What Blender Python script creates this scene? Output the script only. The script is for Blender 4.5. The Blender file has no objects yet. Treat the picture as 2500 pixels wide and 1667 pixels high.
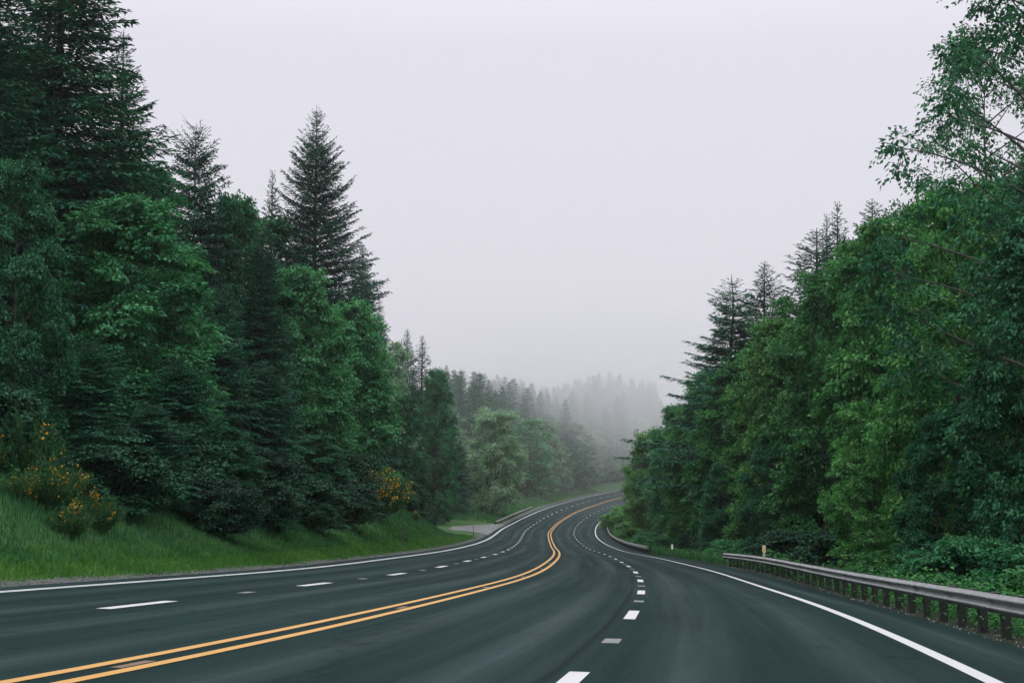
import bpy, math, random
import numpy as np
from mathutils import Matrix, Vector
R_ = np.random.default_rng(11)
PI = math.pi
scene = bpy.context.scene
COL = scene.collection

# ------------------------------------------------------------------ road alignment
# curvature (1/km), grade (%), crossfall (%) along the centre line, every 20 m (crossfall every 60 m)
K = [-3.45, -4.67, -2.27, -0.92, -1.42, -0.33, -0.47, -0.6, -0.17, 0.25, -0.3, 0.28, -0.12, 1.2, 0.56, 0.48, 0.91,
     0.63, 1.0, 0.96, 1.44, -0.16, 0.76, 2.51, 1.26, 1.2, 2.4, 2.4, 2.0, 1.0, 0.5, 0.0, 0.0]
GR = [-8.19, -7.48, -6.67, -6.9, -6.11, -6.3, -6.14, -6.03, -6.01, -5.51, -4.98, -4.38, -3.81, -3.38, -2.92, -2.47,
      -2.13, -1.56, -0.98, -0.69, -0.73, -0.57, -0.38, 0.03, 0.54, 1.08, 1.41, 1.52, 1.48, 1.35, 1.19, 1.0, 0.82]
BK = [0.22, -1.5, -3.11, -5.82, -8.06, -7.08, -9.22, -10.37, -10.02, -8.55, -7.52, -7.03]
CAM_H, CAM_OFF, YAW, PITCH, ROLL, FPX = 1.0563, 5.3036, 0.18295, 0.063118, 0.00799, 3741.4
LW, YSEP = 3.6, 0.393
DS = 2.0
S = np.arange(-20, 900, DS)
kn = -20 + 20.0 * np.arange(len(K))
k_ = np.interp(S, kn, K) / 1000
g_ = np.interp(S, kn, GR) / 100
b_ = np.interp(S, -20 + 60.0 * np.arange(len(BK)), BK) / 100
I0 = int(np.argmin(abs(S)))
TH = np.cumsum(k_) * DS
TH = TH - TH[I0] + YAW
_dx, _dy = np.sin(TH) * DS, np.cos(TH) * DS
RX = np.concatenate([[0], np.cumsum((_dx[1:] + _dx[:-1]) / 2)])
RY = np.concatenate([[0], np.cumsum((_dy[1:] + _dy[:-1]) / 2)])
RZ = np.concatenate([[0], np.cumsum((g_[1:] + g_[:-1]) / 2 * DS)])
RX = RX - RX[I0] - CAM_OFF * math.cos(TH[I0])
RY = RY - RY[I0] + CAM_OFF * math.sin(TH[I0])
RZ = RZ - RZ[I0]
# curve one arc further back behind the camera so the sheet goes on
def sstep(a, b, x):
    t = np.clip((x - a) / (b - a), 0, 1)
    return t * t * (3 - 2 * t)
_ph = R_.uniform(0, 6.28, (8, 2)); _fr = R_.normal(0, 1, (8, 2))
def bumps(x, y, scale):
    r = 0
    for i in range(8):
        r = r + np.sin((x * _fr[i, 0] + y * _fr[i, 1]) / scale + _ph[i, 0])
    return r / 4.0
def road_z(s, o):
    # the near right shoulder falls away to the guardrail
    fall = .24 * (1 - sstep(22, 80, s)) * np.clip((o - 7.7) / 2.0, 0, 1.2)
    return np.interp(s, S, RZ) + np.interp(s, S, b_) * o - fall
def xy(s, o):
    th = np.interp(s, S, TH)
    return np.interp(s, S, RX) + o * np.cos(th), np.interp(s, S, RY) - o * np.sin(th)
def ground_z(s, o):
    s = np.asarray(s, float); o = np.asarray(o, float)
    x, y = xy(s, o)
    z = road_z(s, np.clip(o, -9.2, 10.2))
    a = np.maximum(-o - 8.9, 0)
    amp = 1 - 0.97 * sstep(150, 192, s) + 0.4 * sstep(258, 285, s)
    wide = 6.5 + 1.5 * np.sin(s / 23.0)
    left = amp * 3.1 * sstep(0.0, 1, np.clip(a / wide, 0, 1)) + 0.10 * np.clip(a - 8, 0, 40)
    hill = sstep(300, 420, s)
    left = left + (0.10 + 0.05 * hill) * np.clip(a - 30, 0, 110)
    r = np.maximum(o - 10.4, 0)
    right = -0.35 * sstep(0, 2.5, r) + 0.10 * np.clip(r - 3, 0, 40) + 0.12 * np.clip(r - 40, 0, 90)
    n = bumps(x, y, 3.0) * 0.10 * sstep(0.6, 3, a + r) + bumps(x, y, 14.0) * 0.5 * sstep(9, 25, a + r)
    under = -0.07 * (1 - sstep(8.4, 9.0, -o)) * (o < 0) - 0.07 * (1 - sstep(9.6, 10.1, o)) * (o >= 0)
    return z + left + right + n + under
def P(s, o, dz=0.0):
    x, y = xy(s, o)
    return Vector((float(x), float(y), float(ground_z(s, o)) + dz))
def project(p):
    x, y, z = p[0], p[1], p[2] - CAM_H
    c, s = math.cos(PITCH), math.sin(PITCH)
    yy = y * c + z * s; zz = -y * s + z * c
    xr = x * math.cos(ROLL) + zz * math.sin(ROLL); zr = -x * math.sin(ROLL) + zz * math.cos(ROLL)
    return 1250 + FPX * xr / yy, 833.5 - FPX * zr / yy, yy
def station(px, o, lo=12, hi=620):
    """the station at which a spot o metres off the centre line is seen at column px of the photograph"""
    best = None
    for s in np.arange(lo, hi, 1.0):
        q = project(P(s, o))
        if q[2] < 8: continue
        d = abs(q[0] - px)
        if best is None or d < best[0]: best = (d, s)
    return best[1]
def height_for(p, top):
    """height that brings a tree standing at p up to row top"""
    h = 10.0
    for _ in range(6):
        q = project((p.x, p.y, p.z + h)); q2 = project((p.x, p.y, p.z + h + 1))
        h += (q[1] - top) / (q[1] - q2[1])
    return h

# ------------------------------------------------------------------ objects and tags
def tag(o, label=None, cat=None, group=None, kind=None):
    if label: o['label'] = label
    if cat: o['category'] = cat
    if group: o['group'] = group
    if kind: o['kind'] = kind
    return o
def link(name, me, parent=None):
    o = bpy.data.objects.new(name, me); COL.objects.link(o)
    if parent: o.parent = parent
    return o
def empty(name, loc, rz=0, sc=(1, 1, 1)):
    o = bpy.data.objects.new(name, None); COL.objects.link(o)
    o.location = loc; o.rotation_euler = (0, 0, rz); o.scale = sc
    o.empty_display_size = 0.5
    return o
def mesh_np(name, V, F, mat, uv=None, smooth=False):
    """V (n,3); F (m,3) or (m,4) index array"""
    V = np.ascontiguousarray(V, np.float32); F = np.ascontiguousarray(F, np.int32)
    m, c = F.shape
    me = bpy.data.meshes.new(name)
    me.vertices.add(len(V)); me.vertices.foreach_set('co', V.ravel())
    me.loops.add(m * c); me.loops.foreach_set('vertex_index', F.ravel())
    me.polygons.add(m); me.polygons.foreach_set('loop_start', np.arange(0, m * c, c, dtype=np.int32))
    if smooth: me.polygons.foreach_set('use_smooth', np.ones(m, bool))
    if uv is not None:
        l = me.uv_layers.new(name='UVMap'); l.data.foreach_set('uv', np.ascontiguousarray(uv[F.ravel()], np.float32).ravel())
    if mat: me.materials.append(mat)
    me.update(calc_edges=True)
    return me
class MB:
    """collects simple shapes into one mesh"""
    def __init__(self): self.v = []; self.f = []; self.n = 0
    def add(self, V, F):
        V = np.asarray(V, float); self.v.append(V)
        for f in F: self.f.append(tuple(int(i) + self.n for i in f))
        self.n += len(V)
    def box(self, c, size, bev=0.0, rz=0.0):
        hx, hy, hz = [d / 2 for d in size]; b = min(bev, hx * .45, hy * .45)
        ring = [(-hx + b, -hy), (hx - b, -hy), (hx, -hy + b), (hx, hy - b), (hx - b, hy), (-hx + b, hy), (-hx, hy - b), (-hx, -hy + b)] if b else \
               [(-hx, -hy), (hx, -hy), (hx, hy), (-hx, hy)]
        n = len(ring); V = []
        for z in (-hz, hz):
            for x, y in ring:
                V.append((c[0] + x * math.cos(rz) - y * math.sin(rz), c[1] + x * math.sin(rz) + y * math.cos(rz), c[2] + z))
        F = [tuple(range(n - 1, -1, -1)), tuple(range(n, 2 * n))] + [(i, (i + 1) % n, n + (i + 1) % n, n + i) for i in range(n)]
        self.add(V, F)
    def tube(self, pts, rad, n=6, cap=True):
        pts = np.asarray(pts, float); m = len(pts)
        rad = np.broadcast_to(np.asarray(rad, float), (m,))
        d = np.gradient(pts, axis=0); d /= np.linalg.norm(d, axis=1)[:, None] + 1e-9
        ref = np.where(abs(d[:, 2:3]) > 0.9, np.array([[1., 0, 0]]), np.array([[0, 0, 1.]]))
        u = np.cross(d, ref); u /= np.linalg.norm(u, axis=1)[:, None] + 1e-9; w = np.cross(d, u)
        a = np.arange(n) * 2 * PI / n
        V = (pts[:, None] + rad[:, None, None] * (np.cos(a)[None, :, None] * u[:, None] + np.sin(a)[None, :, None] * w[:, None])).reshape(-1, 3)
        F = [(i * n + j, i * n + (j + 1) % n, (i + 1) * n + (j + 1) % n, (i + 1) * n + j) for i in range(m - 1) for j in range(n)]
        if cap: F += [tuple(range(n - 1, -1, -1)), tuple(range((m - 1) * n, m * n))]
        self.add(V, F)
    def mesh(self, name, mat, smooth=False):
        me = bpy.data.meshes.new(name)
        me.from_pydata(np.concatenate(self.v).tolist(), [], self.f)
        if smooth:
            for p in me.polygons: p.use_smooth = True
        if mat: me.materials.append(mat)
        return me

# ------------------------------------------------------------------ materials
def mat(name):
    m = bpy.data.materials.new(name); m.use_nodes = True
    nt = m.node_tree; nt.nodes.clear()
    out = nt.nodes.new('ShaderNodeOutputMaterial')
    return m, nt, out
def N(nt, t, **kw):
    n = nt.nodes.new(t)
    for k, v in kw.items():
        if k.startswith('i_'):
            n.inputs[k[2:].replace('_', ' ')].default_value = v
        else: setattr(n, k, v)
    return n
def ramp(nt, fac, stops):
    r = nt.nodes.new('ShaderNodeValToRGB'); e = r.color_ramp.elements
    while len(e) < len(stops): e.new(0.5)
    for q, (p, c) in zip(e, stops):
        q.position = p; q.color = (*c, 1) if len(c) == 3 else c
    nt.links.new(fac, r.inputs[0])
    return r.outputs[0]
def noise(nt, vec, scale, detail=4, rough=.6):
    n = N(nt, 'ShaderNodeTexNoise'); n.inputs['Scale'].default_value = scale
    n.inputs['Detail'].default_value = detail; n.inputs['Roughness'].default_value = rough
    if vec is not None: nt.links.new(vec, n.inputs['Vector'])
    return n.outputs['Fac']
def mixc(nt, fac, a, b, mode='MIX'):
    m = N(nt, 'ShaderNodeMix', data_type='RGBA', blend_type=mode)
    for sock, v in ((m.inputs[0], fac), (m.inputs[6], a), (m.inputs[7], b)):
        if isinstance(v, (int, float)): sock.default_value = v
        elif isinstance(v, tuple): sock.default_value = (*v, 1)
        else: nt.links.new(v, sock)
    return m.outputs[2]
def math_(nt, op, a, b=None):
    m = N(nt, 'ShaderNodeMath', operation=op)
    for i, v in enumerate((a, b)):
        if v is None: continue
        if isinstance(v, (int, float)): m.inputs[i].default_value = v
        else: nt.links.new(v, m.inputs[i])
    return m.outputs[0]
def principled(nt, out, col, rough=.6, metal=0.0, spec=.5, bump=None, bdist=.01, bstr=.5):
    p = N(nt, 'ShaderNodeBsdfPrincipled')
    if isinstance(col, tuple): p.inputs['Base Color'].default_value = (*col, 1)
    else: nt.links.new(col, p.inputs['Base Color'])
    if isinstance(rough, (int, float)): p.inputs['Roughness'].default_value = rough
    else: nt.links.new(rough, p.inputs['Roughness'])
    p.inputs['Metallic'].default_value = metal; p.inputs['Specular IOR Level'].default_value = spec
    if bump is not None:
        b = N(nt, 'ShaderNodeBump'); b.inputs['Distance'].default_value = bdist; b.inputs['Strength'].default_value = bstr
        nt.links.new(bump, b.inputs['Height']); nt.links.new(b.outputs[0], p.inputs['Normal'])
    nt.links.new(p.outputs[0], out.inputs[0])
    return p
def leaf_mat(name, dark, mid, light, transl=.3, tcol=None, rough=.6, clump=.5, spec=.16):
    """leaf colour differs from leaf to leaf, from spray to spray and from tree to tree"""
    m, nt, out = mat(name)
    geo = N(nt, 'ShaderNodeNewGeometry'); oi = N(nt, 'ShaderNodeObjectInfo'); tc = N(nt, 'ShaderNodeTexCoord')
    nz = noise(nt, tc.outputs['Object'], clump, 3)
    f = math_(nt, 'ADD', math_(nt, 'MULTIPLY', geo.outputs['Random Per Island'], .45), math_(nt, 'MULTIPLY', nz, .75))
    f = math_(nt, 'ADD', f, math_(nt, 'MULTIPLY', math_(nt, 'SUBTRACT', oi.outputs['Random'], .5), .22))
    c = ramp(nt, f, [(.30, dark), (.60, mid), (.92, light)])
    p = N(nt, 'ShaderNodeBsdfPrincipled'); nt.links.new(c, p.inputs['Base Color'])
    p.inputs['Roughness'].default_value = rough; p.inputs['Specular IOR Level'].default_value = spec
    t = N(nt, 'ShaderNodeBsdfTranslucent')
    nt.links.new(mixc(nt, 1.0, c, tcol or (.9, 1.2, .7), 'MULTIPLY'), t.inputs[0])
    mx = N(nt, 'ShaderNodeMixShader'); mx.inputs[0].default_value = transl
    nt.links.new(p.outputs[0], mx.inputs[1]); nt.links.new(t.outputs[0], mx.inputs[2]); nt.links.new(mx.outputs[0], out.inputs[0])
    return m
M = {}
M['fir'] = leaf_mat('fir_needles', (0.007, 0.044, 0.030), (0.018, 0.104, 0.065), (0.055, 0.195, 0.110), .15, clump=.4)
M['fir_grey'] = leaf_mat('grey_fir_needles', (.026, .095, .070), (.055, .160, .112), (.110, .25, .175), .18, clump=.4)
M['alder'] = leaf_mat('alder_leaves', (0.010, 0.066, 0.030), (0.034, 0.172, 0.072), (0.120, 0.345, 0.150), .32)
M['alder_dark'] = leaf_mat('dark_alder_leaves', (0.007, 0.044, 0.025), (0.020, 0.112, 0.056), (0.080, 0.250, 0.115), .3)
M['lime'] = leaf_mat('pale_lime_leaves', (.035, .120, .036), (.090, .230, .070), (.200, .400, .130), .35)
M['fresh'] = leaf_mat('fresh_alder_leaves', (0.012, 0.068, 0.026), (0.046, 0.185, 0.056), (0.175, 0.410, 0.120), .32)
M['shaded_shrub'] = leaf_mat('shade_toned_shrub_leaves', (.003, .020, .013), (.009, .050, .029), (.034, .125, .066), .2)  # shade on the low bushes is put into this darker leaf colour
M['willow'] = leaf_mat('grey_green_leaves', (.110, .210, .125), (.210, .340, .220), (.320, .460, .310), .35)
M['bramble'] = leaf_mat('bramble_leaves', (.008, .055, .020), (.026, .125, .036), (.090, .250, .075), .3, clump=1.2)
M['broom'] = leaf_mat('broom_leaves', (.020, .070, .030), (.035, .105, .040), (.060, .150, .055), .25, clump=1.5)
M['flower'] = leaf_mat('yellow_flowers', (.42, .21, .015), (.60, .34, .025), (.74, .46, .05), .2, tcol=(1, .9, .5), clump=2)
M['grass'] = leaf_mat('tall_grass_blades', (.008, .050, .022), (.024, .105, .040), (.085, .210, .075), .3, clump=.35)
M['verge'] = leaf_mat('short_grass_blades', (.016, .075, .016), (.045, .150, .026), (.120, .240, .050), .3, clump=.35)
def bark():
    m, nt, out = mat('bark'); tc = N(nt, 'ShaderNodeTexCoord')
    mp = N(nt, 'ShaderNodeMapping'); mp.inputs['Scale'].default_value = (6, 6, 1.2); nt.links.new(tc.outputs['Object'], mp.inputs[0])
    n = noise(nt, mp.outputs[0], 2.0, 6)
    principled(nt, out, ramp(nt, n, [(.3, (.022, .022, .019)), (.7, (.075, .073, .066))]), .9, bump=n, bdist=.03)
    return m
M['bark'] = bark()
def asphalt():
    m, nt, out = mat('asphalt'); uv = N(nt, 'ShaderNodeUVMap'); sep = N(nt, 'ShaderNodeSeparateXYZ'); nt.links.new(uv.outputs[0], sep.inputs[0])
    o, s = sep.outputs[0], sep.outputs[1]
    tc = N(nt, 'ShaderNodeTexCoord')
    grain = noise(nt, tc.outputs['Object'], 38, 3, .7)
    # long streaks running with the traffic
    cb = N(nt, 'ShaderNodeCombineXYZ'); nt.links.new(math_(nt, 'MULTIPLY', o, 2.4), cb.inputs[0]); nt.links.new(math_(nt, 'MULTIPLY', s, .035), cb.inputs[1])
    streak = noise(nt, cb.outputs[0], 1.0, 5, .65)
    cb2 = N(nt, 'ShaderNodeCombineXYZ'); nt.links.new(math_(nt, 'MULTIPLY', o, .5), cb2.inputs[0]); nt.links.new(math_(nt, 'MULTIPLY', s, .06), cb2.inputs[1])
    blot = noise(nt, cb2.outputs[0], 1.0, 4, .6)
    # polished wheel tracks: two in each of the four lanes
    lane = math_(nt, 'ABSOLUTE', o); lane = math_(nt, 'SUBTRACT', lane, .2); lane = math_(nt, 'MODULO', lane, 3.6)
    d = math_(nt, 'ABSOLUTE', math_(nt, 'SUBTRACT', math_(nt, 'ABSOLUTE', math_(nt, 'SUBTRACT', lane, 1.75)), .85))
    track = math_(nt, 'MULTIPLY', math_(nt, 'SUBTRACT', 1.0, math_(nt, 'SMOOTH_MIN', math_(nt, 'MULTIPLY', d, 2.2), 1.0)), streak)
    base = mixc(nt, streak, (.004, .0165, .0155), (.011, .0300, .0298))
    base = mixc(nt, math_(nt, 'MULTIPLY', math_(nt, 'MAXIMUM', track, 0.0), 1.1), base, (.040, .060, .063))
    base = mixc(nt, ramp(nt, blot, [(.42, (0, 0, 0)), (.72, (.5, .5, .5))]), base, (.003, .0115, .0110))
    base = mixc(nt, 1.0, base, ramp(nt, grain, [(.25, (.35, .35, .35)), (.75, (1.65, 1.65, 1.65))]), 'MULTIPLY')
    # dark sealed joints between the lanes, and a few wandering cracks
    j = math_(nt, 'ABSOLUTE', math_(nt, 'SUBTRACT', math_(nt, 'ABSOLUTE', math_(nt, 'ADD', o, math_(nt, 'MULTIPLY', math_(nt, 'SUBTRACT', blot, .5), .25))), 3.55))
    base = mixc(nt, ramp(nt, j, [(.02, (.75,) * 3), (.06, (0, 0, 0))]), base, (.003, .008, .008))
    vo = N(nt, 'ShaderNodeTexVoronoi', feature='DISTANCE_TO_EDGE'); vo.inputs['Scale'].default_value = .14
    wv = N(nt, 'ShaderNodeMix', data_type='VECTOR'); wv.inputs[0].default_value = .12
    nz = N(nt, 'ShaderNodeTexNoise'); nz.inputs['Scale'].default_value = .7; nz.inputs['Detail'].default_value = 5; nt.links.new(tc.outputs['Object'], nz.inputs['Vector'])
    sc_ = N(nt, 'ShaderNodeVectorMath', operation='SCALE'); sc_.inputs['Scale'].default_value = 3.0; nt.links.new(nz.outputs['Color'], sc_.inputs[0])
    ad = N(nt, 'ShaderNodeVectorMath', operation='ADD'); nt.links.new(tc.outputs['Object'], ad.inputs[0]); nt.links.new(sc_.outputs[0], ad.inputs[1])
    nt.links.new(ad.outputs[0], vo.inputs['Vector'])
    base = mixc(nt, ramp(nt, vo.outputs['Distance'], [(.002, (.6,) * 3), (.007, (0, 0, 0))]), base, (.003, .007, .007))
    principled(nt, out, base, ramp(nt, streak, [(.3, (.85, .85, .85)), (.75, (.62, .62, .62))]), spec=.032, bump=grain, bdist=.008, bstr=.6)
    return m
M['asphalt'] = asphalt()
def paint(name, col, worn, amount):
    m, nt, out = mat(name); tc = N(nt, 'ShaderNodeTexCoord')
    n = noise(nt, tc.outputs['Object'], 7, 8, .72); n2 = noise(nt, tc.outputs['Object'], .8, 3)
    f = math_(nt, 'ADD', math_(nt, 'MULTIPLY', n, .7), math_(nt, 'MULTIPLY', n2, .3))
    c = ramp(nt, f, [(amount - .08, worn), (amount + .06, tuple(.88 * v for v in col)), (.75, col)])
    principled(nt, out, c, .6, spec=.4, bump=n, bdist=.003)
    return m
M['white'] = paint('white_road_paint', (.52, .52, .54), (.20, .21, .21), .33)
M['white_worn'] = paint('worn_white_road_paint', (.42, .44, .45), (.13, .15, .15), .43)
M['yellow'] = paint('yellow_road_paint', (.54, .285, .065), (.25, .14, .04), .34)
M['patch'] = paint('grey_pavement_patch', (.17, .18, .165), (.08, .09, .085), .4)
M['patch_brown'] = paint('brown_pavement_patch', (.17, .10, .06), (.08, .06, .045), .4)
def ground_mat():
    m, nt, out = mat('ground_soil_and_turf'); uv = N(nt, 'ShaderNodeUVMap'); sep = N(nt, 'ShaderNodeSeparateXYZ'); nt.links.new(uv.outputs[0], sep.inputs[0])
    o = sep.outputs[0]; tc = N(nt, 'ShaderNodeTexCoord')
    n1 = noise(nt, tc.outputs['Object'], .35, 6); n2 = noise(nt, tc.outputs['Object'], 5, 8, .7); n3 = noise(nt, tc.outputs['Object'], 30, 3)
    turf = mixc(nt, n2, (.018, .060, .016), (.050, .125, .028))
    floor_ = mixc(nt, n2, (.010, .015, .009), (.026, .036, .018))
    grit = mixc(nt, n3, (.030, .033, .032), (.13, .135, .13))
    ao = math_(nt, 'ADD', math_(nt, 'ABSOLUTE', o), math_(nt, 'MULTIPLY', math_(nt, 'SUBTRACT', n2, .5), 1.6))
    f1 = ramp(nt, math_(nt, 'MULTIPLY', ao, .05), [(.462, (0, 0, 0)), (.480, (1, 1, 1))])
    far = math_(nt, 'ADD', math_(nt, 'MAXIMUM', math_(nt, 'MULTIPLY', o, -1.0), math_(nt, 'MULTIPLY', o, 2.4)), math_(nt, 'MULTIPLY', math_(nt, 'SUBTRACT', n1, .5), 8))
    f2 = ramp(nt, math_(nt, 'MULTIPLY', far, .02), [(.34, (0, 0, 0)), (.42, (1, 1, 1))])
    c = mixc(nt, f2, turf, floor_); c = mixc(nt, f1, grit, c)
    principled(nt, out, c, .95, spec=.2, bump=n2, bdist=.06, bstr=.8)
    return m
M['ground'] = ground_mat()
def gravel():
    m, nt, out = mat('pale_gravel'); tc = N(nt, 'ShaderNodeTexCoord')
    v = N(nt, 'ShaderNodeTexVoronoi'); v.inputs['Scale'].default_value = 14; nt.links.new(tc.outputs['Object'], v.inputs['Vector'])
    n = noise(nt, tc.outputs['Object'], .6, 5)
    c = ramp(nt, n, [(.35, (.06, .068, .068)), (.5, (.14, .148, .145)), (.7, (.23, .235, .23))]); c = mixc(nt, .35, c, v.outputs['Color'], 'SOFT_LIGHT')
    principled(nt, out, c, .9, spec=.25, bump=v.outputs['Distance'], bdist=.02)
    return m
M['gravel'] = gravel()
def steel():
    m, nt, out = mat('galvanised_steel'); tc = N(nt, 'ShaderNodeTexCoord')
    n = noise(nt, tc.outputs['Object'], 3, 6, .7); n2 = noise(nt, tc.outputs['Object'], 25, 3)
    c = ramp(nt, n, [(.3, (.14, .155, .155)), (.7, (.30, .315, .32))])
    principled(nt, out, c, ramp(nt, n2, [(.3, (.36,) * 3), (.7, (.50,) * 3)]), metal=.45)
    return m
M['steel'] = steel()
def plain(name, a, b, rough=.6, scale=6, metal=0):
    m, nt, out = mat(name); tc = N(nt, 'ShaderNodeTexCoord'); n = noise(nt, tc.outputs['Object'], scale, 6, .7)
    principled(nt, out, mixc(nt, n, a, b), rough, metal=metal, bump=n, bdist=.004)
    return m
M['wood'] = plain('weathered_post_timber', (.008, .011, .009), (.026, .028, .024), .9)
M['reflector_white'] = plain('white_reflector', (.88, .88, .86), (.95, .95, .93), .35)
M['reflector_amber'] = plain('amber_reflector', (.70, .50, .24), (.85, .74, .50), .35)
M['post_dark'] = plain('dark_steel_post', (.05, .055, .055), (.10, .105, .10), .6, metal=.3)
M['post_white'] = plain('white_marker_post', (.55, .56, .54), (.72, .72, .70), .5)

# ------------------------------------------------------------------ setting: ground, road, markings
ss = np.concatenate([np.arange(-18, 60, 1.0), np.arange(60, 300, 2.0), np.arange(300, 880, 5.0)])
oo = np.concatenate([-np.array([320, 260, 210, 170, 140, 115, 95, 80, 68, 58, 50, 44, 38, 33, 29, 25.5, 23, 21, 19.5, 18, 17, 16, 15, 14.2, 13.4, 12.6, 11.8, 11.1, 10.5, 10, 9.6, 9.2, 8.9, 8.6, 8.3, 7.9]),
                     [-6, -3, 0, 3, 6, 8.2, 8.9, 9.2, 9.5, 9.8, 10.2, 10.7, 11.3, 12, 12.7, 13.5, 14.5, 15.5, 16.5, 18, 20, 22, 24.5, 27, 30, 34, 39, 45, 52, 60, 70, 82, 98, 118, 145, 180, 230, 300]])
def grid_mesh(name, ss, oo, zf, m, smooth=True):
    A, B = np.meshgrid(ss, oo, indexing='ij')
    x, y = xy(A, B); z = zf(A, B)
    V = np.stack([x, y, z], -1).reshape(-1, 3); n, k = A.shape
    i, j = np.meshgrid(np.arange(n - 1), np.arange(k - 1), indexing='ij'); a = (i * k + j).ravel()
    F = np.stack([a, a + 1, a + k + 1, a + k], 1)[:, ::-1]
    F = F[:, ::-1] if False else F
    return mesh_np(name, V, F, m, uv=np.stack([B.ravel(), A.ravel()], 1), smooth=smooth)
def fix_up(me):
    n = np.empty(len(me.polygons) * 3, np.float32); me.polygons.foreach_get('normal', n)
    if n.reshape(-1, 3)[:, 2].mean() < 0: me.flip_normals()
    return me
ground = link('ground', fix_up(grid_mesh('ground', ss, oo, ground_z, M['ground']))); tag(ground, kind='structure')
# the land beyond, out to the horizon, a little lower than the near sheet
def far_land():
    xs = np.array([-6000, -3000, -1500, -900, -500, -250, 0, 250, 500, 900, 1500, 3000, 6000.]); ys = np.array([-3000, -1000, -300, 0, 300, 600, 900, 1300, 2000, 4000, 8000.])
    A, B = np.meshgrid(xs, ys, indexing='ij')
    V = np.stack([A, B, -26 - 0 * A], -1).reshape(-1, 3); k = len(ys)
    i, j = np.meshgrid(np.arange(len(xs) - 1), np.arange(k - 1), indexing='ij'); a = (i * k + j).ravel()
    return mesh_np('terrain', V, np.stack([a, a + k, a + k + 1, a + 1], 1), M['ground'], uv=np.full((len(V), 2), 60.0))
tag(link('terrain', far_land()), kind='structure')

def road_surface(s, o): return road_z(s, o)
rs = np.concatenate([np.arange(-18, 120, 1.0), np.arange(120, 640, 2.0)])
edgeL, edgeR = -8.35, 9.55
ro = np.array([edgeL - .25, edgeL, -6, -4, -2, 0, 2, 4, 6, 7, 7.7, 8.3, 8.8, edgeR, edgeR + .25])
def rz_skirt(A, B):
    z = road_z(A, B); sk = (B < edgeL - .01) | (B > edgeR + .01)
    return np.where(sk, z - .16, z)
road = link('road', fix_up(grid_mesh('road', rs, ro, rz_skirt, M['asphalt']))); tag(road, kind='structure')
def strip(name, m, o0, wd, s0, s1, lift=.006, step=None, ends=0.0):
    """painted strip riding on the road"""
    step = step or 1.0
    s = np.linspace(s0, s1, max(2, int(round((s1 - s0) / step)) + 1))
    me = fix_up(grid_mesh(name, s, np.array([o0 - wd / 2, o0 + wd / 2]), lambda a, b: road_z(a, b) + lift, m, smooth=False))
    return link(name, me, road)
hs = YSEP / 2
for sd in (-1, 1): strip('yellow_line', M['yellow'], sd * hs, .14, -17, 630)
strip('edge_line', M['white_worn'], -2 * LW - hs, .30, -17, 630)
strip('edge_line', M['white'], 2 * LW + hs, .17, -17, 630)
def along(o, d):
    """station at distance d measured along the line at offset o"""
    x, y = xy(S, np.full_like(S, o)); z = road_z(S, o)
    a = np.concatenate([[0], np.cumsum(np.sqrt(np.diff(x) ** 2 + np.diff(y) ** 2 + np.diff(z) ** 2))]); a -= a[I0]
    return np.interp(d, a, S)
for o, ph in ((-LW - hs, 22.691), (LW + hs, 12.782)):
    for i in range(-2, 42):
        c = ph + 12.192 * i - (.75 if (o > 0 and i == 0) else 0)
        s0, s1 = along(o, c - 1.52), along(o, c + 1.52)
        if s0 < -10: continue
        strip('lane_dash', M['white'], o, .24 if o < 0 else .18, float(s0), float(s1), step=.5)
        cm = c + 6.1
        if i < 7:
            strip('pavement_patch', M['patch'], o, .20, float(along(o, cm - .42)), float(along(o, cm + .42)), lift=.004, step=.4)
for i in range(6):
    strip('pavement_patch', M['patch_brown'], 0.03, .11, 12.1 + 12.19 * i, 12.9 + 12.19 * i, lift=.004, step=.4)
# gravel turnout at the foot of the left bank
def turnout():
    s = np.linspace(200, 266, 61); u = np.linspace(0, 1, 13)
    w = 6.5 * sstep(200, 228, s) * (1 - .75 * sstep(246, 266, s)) + .5 + .5 * np.sin(s * .9) * .4
    A = np.repeat(s[:, None], 13, 1); B = -8.15 - u[None] * w[:, None]
    x, y = xy(A, B); z = np.maximum(ground_z(A, B), road_z(A, np.maximum(B, -9.2)) - .03) + .05
    z = np.where(B > -8.5, road_z(A, B) + .005, z)
    V = np.stack([x, y, z], -1).reshape(-1, 3); n, k = A.shape
    i, j = np.meshgrid(np.arange(n - 1), np.arange(k - 1), indexing='ij'); a = (i * k + j).ravel()
    me = fix_up(mesh_np('gravel_turnout', V, np.stack([a, a + 1, a + k + 1, a + k], 1), M['gravel'], smooth=True))
    return tag(link('gravel_turnout', me), kind='structure')
turnout()

# ------------------------------------------------------------------ leaves as many small folded faces
def unit(v): return v / (np.linalg.norm(v, axis=-1, keepdims=True) + 1e-9)
def kites(Pp, D, Nn, L, Wd, fold=.18, droop=.12):
    """one folded leaf or needle spray per row: base, two sides, tip"""
    D = unit(D); side = unit(np.cross(D, Nn)); up = np.cross(side, D)
    L = L[:, None]; Wd = Wd[:, None]
    b = Pp; t = Pp + D * L - up * L * droop
    mid = Pp + D * L * .45
    l = mid + side * Wd * .5 + up * Wd * fold; r = mid - side * Wd * .5 + up * Wd * fold
    V = np.stack([b, l, t, r], 1).reshape(-1, 3)
    i = np.arange(len(Pp)) * 4
    F = np.concatenate([np.stack([i, i + 2, i + 1], 1), np.stack([i, i + 3, i + 2], 1)], 0)
    return V, F
def rnd_dir(g, n):
    v = g.normal(size=(n, 3)); return unit(v)

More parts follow.
